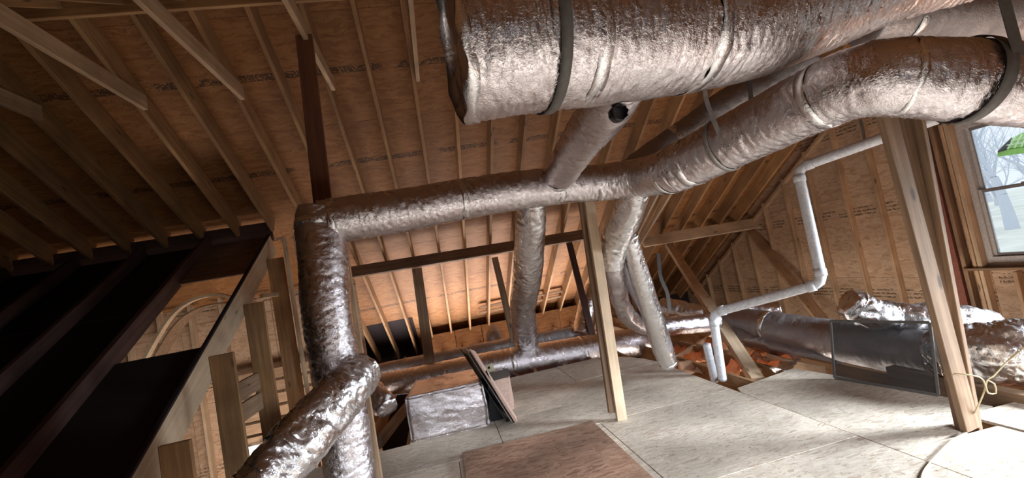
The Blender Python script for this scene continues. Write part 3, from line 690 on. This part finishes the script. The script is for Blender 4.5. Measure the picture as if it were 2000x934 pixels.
# ------------------------------------------------------------------ posts, purlins, braces
def post(name, label, pieces, cat='post'):
    root = empty(name, pieces[0][0], label=label, cat=cat)
    for i, (a, b_, w_, h_, mat) in enumerate(pieces):
        lumber('board', a, b_, w_, h_, mat, (0, 1, 0) if abs((b_-a).normalized().y) < .9 else (0, 0, 1), root)
    return root
b0 = FZ(1208, 822)
post('centre_post', 'pale two-board post standing free in the middle of the deck', [
    (b0+Vector((.03, 0, 0)), D(1149, 385, 3.82), .086, .038, M_PINE), (b0+Vector((-.012, .05, .06)), D(1138, 385, 3.90), .086, .038, M_OLD)])
b1 = FZ(1895, 838)
post('double_post', 'brown built-up post by the window with a cord tied round its foot', [
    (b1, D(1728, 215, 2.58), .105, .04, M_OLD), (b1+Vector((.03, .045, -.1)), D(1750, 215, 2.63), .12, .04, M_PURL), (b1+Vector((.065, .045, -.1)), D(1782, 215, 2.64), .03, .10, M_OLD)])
post('corner_post', 'brown post beside the foil riser at the left end of the deck', [
    (D(744, 985, 3.0), D(656, 405, 3.05), .072, .04, M_STUD)])
post('hanging_post', 'dark red-brown board rising from the duct elbow to the rafters', [
    (D(631, 400, 3.1), D(594, 70, 3.4), .12, .04, M_RUST)])
OFS = .02
def purl(x, y): 
    r_ = ray(x, y); n_ = nvec; p0 = roofp(0, RY, -.085)
    return CAMP + r_*((p0-CAMP).dot(n_)/r_.dot(n_))
pl = [purl(682, 533), purl(1150, 457)]
fin(lumber('roof_purlin', pl[0], pl[1], .04, .19, M_PURL, nvec), 'shade-darkened purlin board under the middle rafters left of the centre post', 'purlin')
pr = [purl(1254, 473), purl(1496, 433)]
fin(lumber('roof_purlin', pr[0], pr[1], .04, .22, M_PINE, nvec), 'pale purlin board under the right-hand rafters near the gable wall', 'purlin')
def brace(a, b_, w_, h_, mat, label): fin(lumber('roof_brace', a, b_, w_, h_, mat, (1, 0, 0)), label, 'brace')
lumber('joist', FZ(742, 862, -.05), FZ(798, 792, -.05), .05, .12, M_OLD, (0, 0, 1), fl)
brace(FZ(843, 735, .1), purl(813, 518)+Vector((0, 0, -.05)), .04, .15, M_OLD, 'upright brown brace nearest the corner post under the left purlin')
brace(FZ(1010, 690, .1), purl(965, 497)+Vector((0, 0, -.05)), .04, .10, M_OLD, 'brown brace just left of the wrinkled middle drop duct')
brace(FZ(1160, 668, .1), purl(1110, 467)+Vector((0, 0, -.05)), .04, .10, M_DARKW, 'dark brace leaning just left of the centre post')
brace(FZ(1480, 745, -.12), purl(1306, 474)+Vector((0, 0, -.05)), .09, .13, M_PINE, 'pale brace crossing behind the white pipe down to the deck edge')
brace(AX(1618, 640, 5.7), purl(1465, 446)+Vector((0, 0, -.04)), .05, .20, M_STUD, 'brown brace slanting from the right purlin behind the white pipe')
# doubled light boards under the roof right of the junction
for dx in (0, 14):
    lumber('valley_board', D(1233+dx, 480, 6.2), D(1300+dx*2, 345, 4.7), .03, .05, M_PINE, nvec, ceiling)

# ------------------------------------------------------------------ white pipes
def pipe(root, pts, r=.045, nm='pipe'):
    P = [(Vector(p), r) for p in pts]
    # straight runs with short rounded corners
    Q = [P[0]]
    for i in range(1, len(P)-1):
        a, b_, c_ = P[i-1][0], P[i][0], P[i+1][0]
        Q.append((b_+(a-b_).normalized()*.09, r)); Q.append((b_+(a-b_).normalized()*.02+(c_-b_).normalized()*.02, r)); Q.append((b_+(c_-b_).normalized()*.09, r))
    Q.append(P[-1])
    D_ = []
    for i in range(len(Q)-1):
        n_ = max(1, int((Q[i+1][0]-Q[i][0]).length/.05))
        for j in range(n_): D_.append((Q[i][0].lerp(Q[i+1][0], j/n_), r))
    D_.append(Q[-1])
    link(nm, tube_mesh(D_, 20, .03, 'plain', 0, True), M_PVC, root)
pr_ = empty('vent_pipe', D(1557, 330, 3.9), label='white plastic pipe stepping down from the window side to the open bay', cat='pipe')
pv = [D(1830, 232, 3.30), D(1557, 329, 3.9), D(1607, 553, 3.75), D(1392, 612, 4.35), D(1411, 742, 4.45)]
pipe(pr_, pv, .042)
def fitting(p, ax, L=.06, r=.047): link('coupling', ring_mesh(p, ax, r-.006, L, .007, 28), M_PVC, pr_)
for i in (1, 2, 3):
    for q in (pv[i-1], pv[i+1]):
        dd = (q-pv[i]).normalized(); fitting(pv[i]+dd*.09, dd)
link('pipe_clamp', ring_mesh(D(1575, 562, 3.84), pv[3]-pv[2], .046, .02, .003, 24), M_STRAP, pr_)
pb = empty('drain_pipe', D(1392, 740, 4.6), label='short white pipe standing just left of the vent pipe in the open bay', cat='pipe')
pipe(pb, [D(1380, 672, 4.6), D(1396, 745, 4.6)], .040)
strap('pipe_hanger_strap', 'thin dark strap holding the white pipe under the roof', [D(1680, 232, 3.62), D(1686, 255, 3.62), D(1690, 283, 3.62)], (1, 0, 0), None, .03)
# ------------------------------------------------------------------ foil box and the leaning sheets
bb = empty('foil_box', FZ(800, 868), label='foil-wrapped rectangular box plenum standing on the deck left of centre', cat='box')
q0, q1 = FZ(803, 867), FZ(958, 833)
t0, t1 = AY(790, 778, q0.y), AY(943, 746, q1.y)
Lv = Vector((0.06, .66, 0))
def foilbox(c4, back, mat, nsub=34):
    bm = bmesh.new()
    pts = c4+[p+back for p in c4]
    vs = [bm.verts.new(p) for p in pts]
    for f in ((0, 1, 2, 3), (5, 4, 7, 6), (3, 2, 6, 7), (1, 5, 6, 2), (4, 0, 3, 7), (4, 5, 1, 0)): bm.faces.new([vs[i] for i in f])
    bmesh.ops.bevel(bm, geom=bm.edges[:], offset=.018, segments=2, affect='EDGES')
    bmesh.ops.subdivide_edges(bm, edges=bm.edges[:], cuts=6, use_grid_fill=True)
    bmesh.ops.subdivide_edges(bm, edges=[e for e in bm.edges if e.calc_length() > .03], cuts=3, use_grid_fill=True)
    bm.normal_update()
    for v in bm.verts:
        p = v.co.copy()
        d = .012*noise.noise(p*5)+.0045*(1-2*abs(noise.noise(Vector((p.x*12+2*noise.noise(p*4), p.y*11, p.z*20)))))+.0025*noise.noise(p*40)
        v.co += v.normal*d
    for f in bm.faces: f.smooth = True
    me = bpy.data.meshes.new('foilbox'); bm.to_mesh(me); bm.free(); return me
link('wrap', foilbox([q0, q1, t1, t0], Lv, M_FOIL), M_FOIL, bb)
sheet_pts = [(915, 684), (1003, 822)]
for i, (dx, mt, lab) in enumerate(((0, M_STRAPL, 'first thin grey board leaning on the foil box'), (-9, M_DARK, 'thin black board leaning behind the grey one on the foil box'), (7, M_CARD, 'thin brown board leaning outermost against the foil box'))):
    a = FZ(1003+dx, 822+i, 0.0); t_ = D(915+dx, 684, (a-CAMP).dot(fwd)+.25)
    lumber('leaning_board', a, t_, .30 if i != 1 else .34, .008, mt, (t_-a).cross(Vector((.1, 1, 0))), label=lab, cat='board')
a0, a1, a2 = FZ(962, 832), FZ(1000, 823), D(944, 742, (FZ(958, 833)-CAMP).dot(fwd)+.12)
poly_slab('gap_shadow_sheet', [a0+Vector((0, .12, .004)), a1+Vector((-.02, .12, .004)), D(950, 722, (a1-CAMP).dot(fwd)+.05), a2+Vector((0, .1, 0))], .01, M_DARK,
          label='black sheet painted as the shadow between foil box and leaning boards', cat='sheet')  # dark sheet stands in for the shadow in this gap
cb_ = empty('cardboard_box', FZ(1000, 802), label='small open cardboard box behind the leaning boards', cat='box')
c0, c1 = FZ(967, 808), FZ(1004, 800)
hz = Vector((0, 0, .33))
for nm, p, q in (('side', c0, c1), ('side', c0+Vector((.05, .30, 0)), c1+Vector((.05, .30, 0))), ('side', c1, c1+Vector((.05, .30, 0))), ('side', c0, c0+Vector((.05, .30, 0)))):
    lumber(nm, p+hz/2, q+hz/2, .004, .33, M_CARD, (0, 0, 1), cb_)
lumber('flap', c0+hz+Vector((-.02, 0, .03)), c1+hz+Vector((.02, 0, .05)), .16, .004, M_STRAP, (0, -.3, 1), cb_)
lumber('flap', c1+hz+Vector((.06, .0, .02)), c1+hz+Vector((.02, .3, .02)), .12, .004, M_DARK, (.6, 0, 1), cb_)
tg = empty('paper_tag', D(952, 722, 5.4), label='cream paper tag on the deck edge duct', cat='tag')
lumber('card', D(938, 727, 5.55), D(964, 716, 5.55), .006, .10, M_TAG, -CY, tg)
lumber('hole_mark', D(953, 719, 5.5), D(957, 718, 5.5), .004, .03, M_DARK, -CY, tg)
# ------------------------------------------------------------------ loose raised sheet in front
lb = [FZ(903, 884, .035), FZ(1158, 823, .035), FZ(1158, 823, .035)+Vector((-.02, -1.9, 0)), FZ(903, 884, .035)+Vector((.0, -1.9, 0))]
poly_slab('loose_sheet', lb[::-1], .032, M_LOOSE, label='reddish weathered strand board sheet lying loose on the deck in front', cat='board')
# ------------------------------------------------------------------ insect screen
ms, nt, b = newmat('screen_mesh')
tr = N(nt, 'ShaderNodeBsdfTransparent'); mxs = N(nt, 'ShaderNodeMixShader'); mxs.inputs[0].default_value = .7
b.inputs['Base Color'].default_value = (.03, .034, .038, 1); b.inputs['Roughness'].default_value = .45
nt.links.new(tr.outputs[0], mxs.inputs[1]); nt.links.new(b.outputs[0], mxs.inputs[2]); nt.links.new(mxs.outputs[0], nt.nodes['Material Output'].inputs[0])
scr = empty('insect_screen', FZ(1630, 738), label='dark framed window insect screen leaning against the floor ducts', cat='screen')
s0, s1 = FZ(1630, 738), FZ(1833, 772)
dl = (s0-CAMP).dot(fwd); dr_ = (s1-CAMP).dot(fwd)
u0, u1 = D(1622, 627, dl+.08), D(1816, 630, dr_+.10)
nrm = (s1-s0).cross(u0-s0).normalized()
for a, b_ in ((s0, s1), (u0, u1), (s0, u0), (s1, u1)): lumber('screen_frame', a, b_, .022, .010, M_STRAP, nrm, scr)
me = bpy.data.meshes.new('mesh'); me.from_pydata([tuple(p) for p in (s0, s1, u1, u0)], [], [(0, 1, 2, 3)])
link('mesh_cloth', me, ms, scr)
# ------------------------------------------------------------------ cords
def cord(name, pts, label, r=.0042):
    P = [(p, r) for p in pts]
    link(name, tube_mesh(P, 8, .02, 'plain', 0, True), M_CORD, None, label=label, cat='cord')
dp = (b1-CAMP).dot(fwd)-.07
cord('tied_cord', [D(1843, 729, dp+.1), D(1880, 731, dp), D(1915, 738, dp-.02), D(1925, 755, dp), D(1930, 768, dp), D(1945, 768, dp), D(1942, 750, dp), D(1928, 742, dp), D(1940, 735, dp), D(1965, 708, dp), D(1985, 692, dp-.05), D(2012, 668, dp-.1)],
     'tan cord looped round the double post and led off to the right')
cord('trailing_cord', [D(1928, 742, dp), D(1922, 765, dp+.02), D(1914, 785, dp+.03), D(1904, 806, dp+.05)], 'tan cord end hanging down behind the foot of the double post')
cord('floor_cord', [FZ(1888, 846, .006), FZ(1862, 858, .006), FZ(1838, 880, .006), FZ(1815, 905, .006), FZ(1802, 925, .006), FZ(1795, 960, .006)], 'tan cord lying on the deck from the double post towards the front')
# ------------------------------------------------------------------ insulation and scrap in the open bay
def scrap(p, sx, sy, sz, rz, mat, name, label, group=None, parent=None):
    bm = bmesh.new(); bmesh.ops.create_grid(bm, x_segments=14, y_segments=8, size=.5)
    bmesh.ops.scale(bm, vec=(sx, sy, 1), verts=bm.verts)
    sd = random.random()*50
    for v in bm.verts: v.co.z += sz*(noise.noise(Vector((v.co.x*7+sd, v.co.y*7, 0)))*1.4+.5*noise.noise(Vector((v.co.x*22, v.co.y*22+sd, 0))))
    r_ = bmesh.ops.extrude_face_region(bm, geom=bm.faces[:])
    for v in r_['geom']:
        if isinstance(v, bmesh.types.BMVert): v.co.z += .012
    bmesh.ops.recalc_face_normals(bm, faces=bm.faces)
    for f in bm.faces: f.smooth = True
    me = bpy.data.meshes.new(name); bm.to_mesh(me); bm.free()
    return link(name, me, mat, parent, Matrix.Translation(p) @ Matrix.Rotation(rz, 4, 'Z'), label=label, cat='insulation' if name == 'insulation_batt' else 'scrap', group=group)
ins = [((1345, 702), .8, .35, .08, .6, M_PINK), ((1370, 718), .5, .3, .09, -.3, M_KRAFT), ((1445, 715), .7, .4, .10, .2, M_PINK), ((1530, 705), .8, .35, .07, -.1, M_PINK),
       ((1500, 690), .7, .35, .09, .5, M_KRAFT), ((1580, 690), .6, .4, .08, .1, M_PINK), ((1340, 680), .8, .4, .06, -.2, M_PINK), ((1400, 690), .6, .3, .10, .9, M_KRAFT)]
for (px, py), sx, sy, sz, rz, mt in ins:
    scrap(FZ(px, py, -.09), sx, sy, sz, rz, mt, 'insulation_batt', 'crumpled orange kraft-faced insulation in the open bay beyond the deck', 'insulation batts in the open bay')
for i, (a, b_) in enumerate((((1315, 705), (1395, 655)), ((1330, 672), (1460, 700)), ((1500, 700), (1610, 725)))):
    lumber('bay_joist', FZ(*a, -.06), FZ(*b_, -.06), .038, .09, M_PINE, (0, 0, 1), fl)
scrap(FZ(1535, 716, -.03), .34, .14, .05, .4, M_FOILB, 'foil_scrap', 'torn scrap of bright foil at the edge of the plywood')
# ------------------------------------------------------------------ outdoors
M_FIELD = plain('winter_field', (.92, .93, .82), .9, 0, .1, .35)
M_BARK = plain('pale_bark', (.66, .70, .78), .9)
me = bpy.data.meshes.new('field'); me.from_pydata([(7, -60, -3.2), (140, -60, -2.6), (140, 120, -2.6), (7, 120, -3.2)], [], [(0, 1, 2, 3)])
link('field_ground', me, M_FIELD, None, kind='structure')
def tree_mesh(seed, H=11.0, depth=6, spread=.55):
    rnd = random.Random(seed); vs, fs = [], []
    def seg(a, b_, ra, rb):
        t = (b_-a).normalized(); rf = Vector((0, 0, 1)) if abs(t.z) < .9 else Vector((1, 0, 0))
        n_ = t.cross(rf).normalized(); m_ = t.cross(n_); k = len(vs)
        for c_, r in ((a, ra), (b_, rb)):
            for j in range(4): vs.append(tuple(c_+(n_*cos(j*pi/2)+m_*sin(j*pi/2))*r))
        for j in range(4): fs.append((k+j, k+(j+1) % 4, k+4+(j+1) % 4, k+4+j))
    def grow(p, d, L, r, lev):
        q = p
        for i in range(3):
            d = (d+Vector((rnd.uniform(-1, 1), rnd.uniform(-1, 1), rnd.uniform(-.5, .7)))*.17).normalized()
            n_ = q+d*L/3; seg(q, n_, r, r*.85); q = n_; r *= .85
            if lev and i < 2 and rnd.random() < .8:
                s_ = (d+Vector((rnd.uniform(-1, 1), rnd.uniform(-1, 1), rnd.uniform(-.4, .6)))*spread*1.6).normalized()
                grow(q, s_, L*.66, r*.55, lev-1)
        if lev:
            for _ in range(2):
                s_ = (d+Vector((rnd.uniform(-1, 1), rnd.uniform(-1, 1), rnd.uniform(-.2, .5)))*spread).normalized()
                grow(q, s_, L*.74, r*.68, lev-1)
    grow(Vector((0, 0, -.2)), Vector((0, 0, 1)), H*.3, H*.035, depth)
    me = bpy.data.meshes.new('tree'); me.from_pydata(vs, [], fs); me.materials.append(M_BARK); return me
t_small = [tree_mesh(s, 10, 4) for s in (3, 5, 8)]; t_big = tree_mesh(11, 15, 5, .8)
cgx = []
bt = AX(1968, 408, 46)
fin(link('bare_tree', t_big, M_BARK, None, Matrix.Translation((bt.x, bt.y, -2.9))), 'big bare winter tree with spreading limbs in the middle of the window', 'tree')
rnd = random.Random(4)
for i in range(14):
    x = 50+i*4.5+rnd.uniform(0, 2); y = x*(.44 + (i*5 % 14)*.026) + rnd.uniform(-1, 1)
    sc = rnd.uniform(1.0, 1.7)
    fin(link('bare_tree', t_small[i % 3], M_BARK, None, Matrix.Translation((x, y, -2.9)) @ Matrix.Rotation(i*1.3, 4, 'Z') @ Matrix.Scale(sc, 4)), 'bare winter tree in the thicket beyond the pale field', 'tree', 'bare trees beyond the field')
# green lattice canopy just outside the glass
M_GREEN = plain('lime_green', (.30, .62, .12), .5)
M_GREENL = plain('pale_lime', (.70, .85, .55), .5)
gc = empty('green_canopy', D(1985, 290, 7.5), label='lime green lattice canopy hanging outside at the top of the window', cat='canopy')
g = lambda x, y, d=7.5: D(x, y, d)
poly_slab('canopy_skirt', [g(1948, 304), g(2040, 292), g(2040, 280), g(1950, 293)], .02, M_GREEN, gc)
poly_slab('canopy_slope', [g(1950, 293), g(2040, 280), g(2040, 245, 7.9), g(2000, 258, 7.9), g(1972, 272, 7.8)], .02, M_GREEN, gc)
poly_slab('canopy_edge', [g(1948, 296, 7.45), g(1968, 290, 7.45), g(1976, 268, 7.6)], .02, M_DARK, gc)
for i in range(5):
    lumber('lattice_slat', g(1968+i*13, 291-i*2, 7.42), g(1984+i*12, 266-i*3, 7.75), .02, .02, M_GREENL, fwd*-1, gc)
for i in range(2):
    lumber('lattice_slat', g(1966+i*6, 284-i*9, 7.45+.12*i), g(2040, 272-i*10, 7.45+.12*i), .02, .02, M_GREENL, fwd*-1, gc)
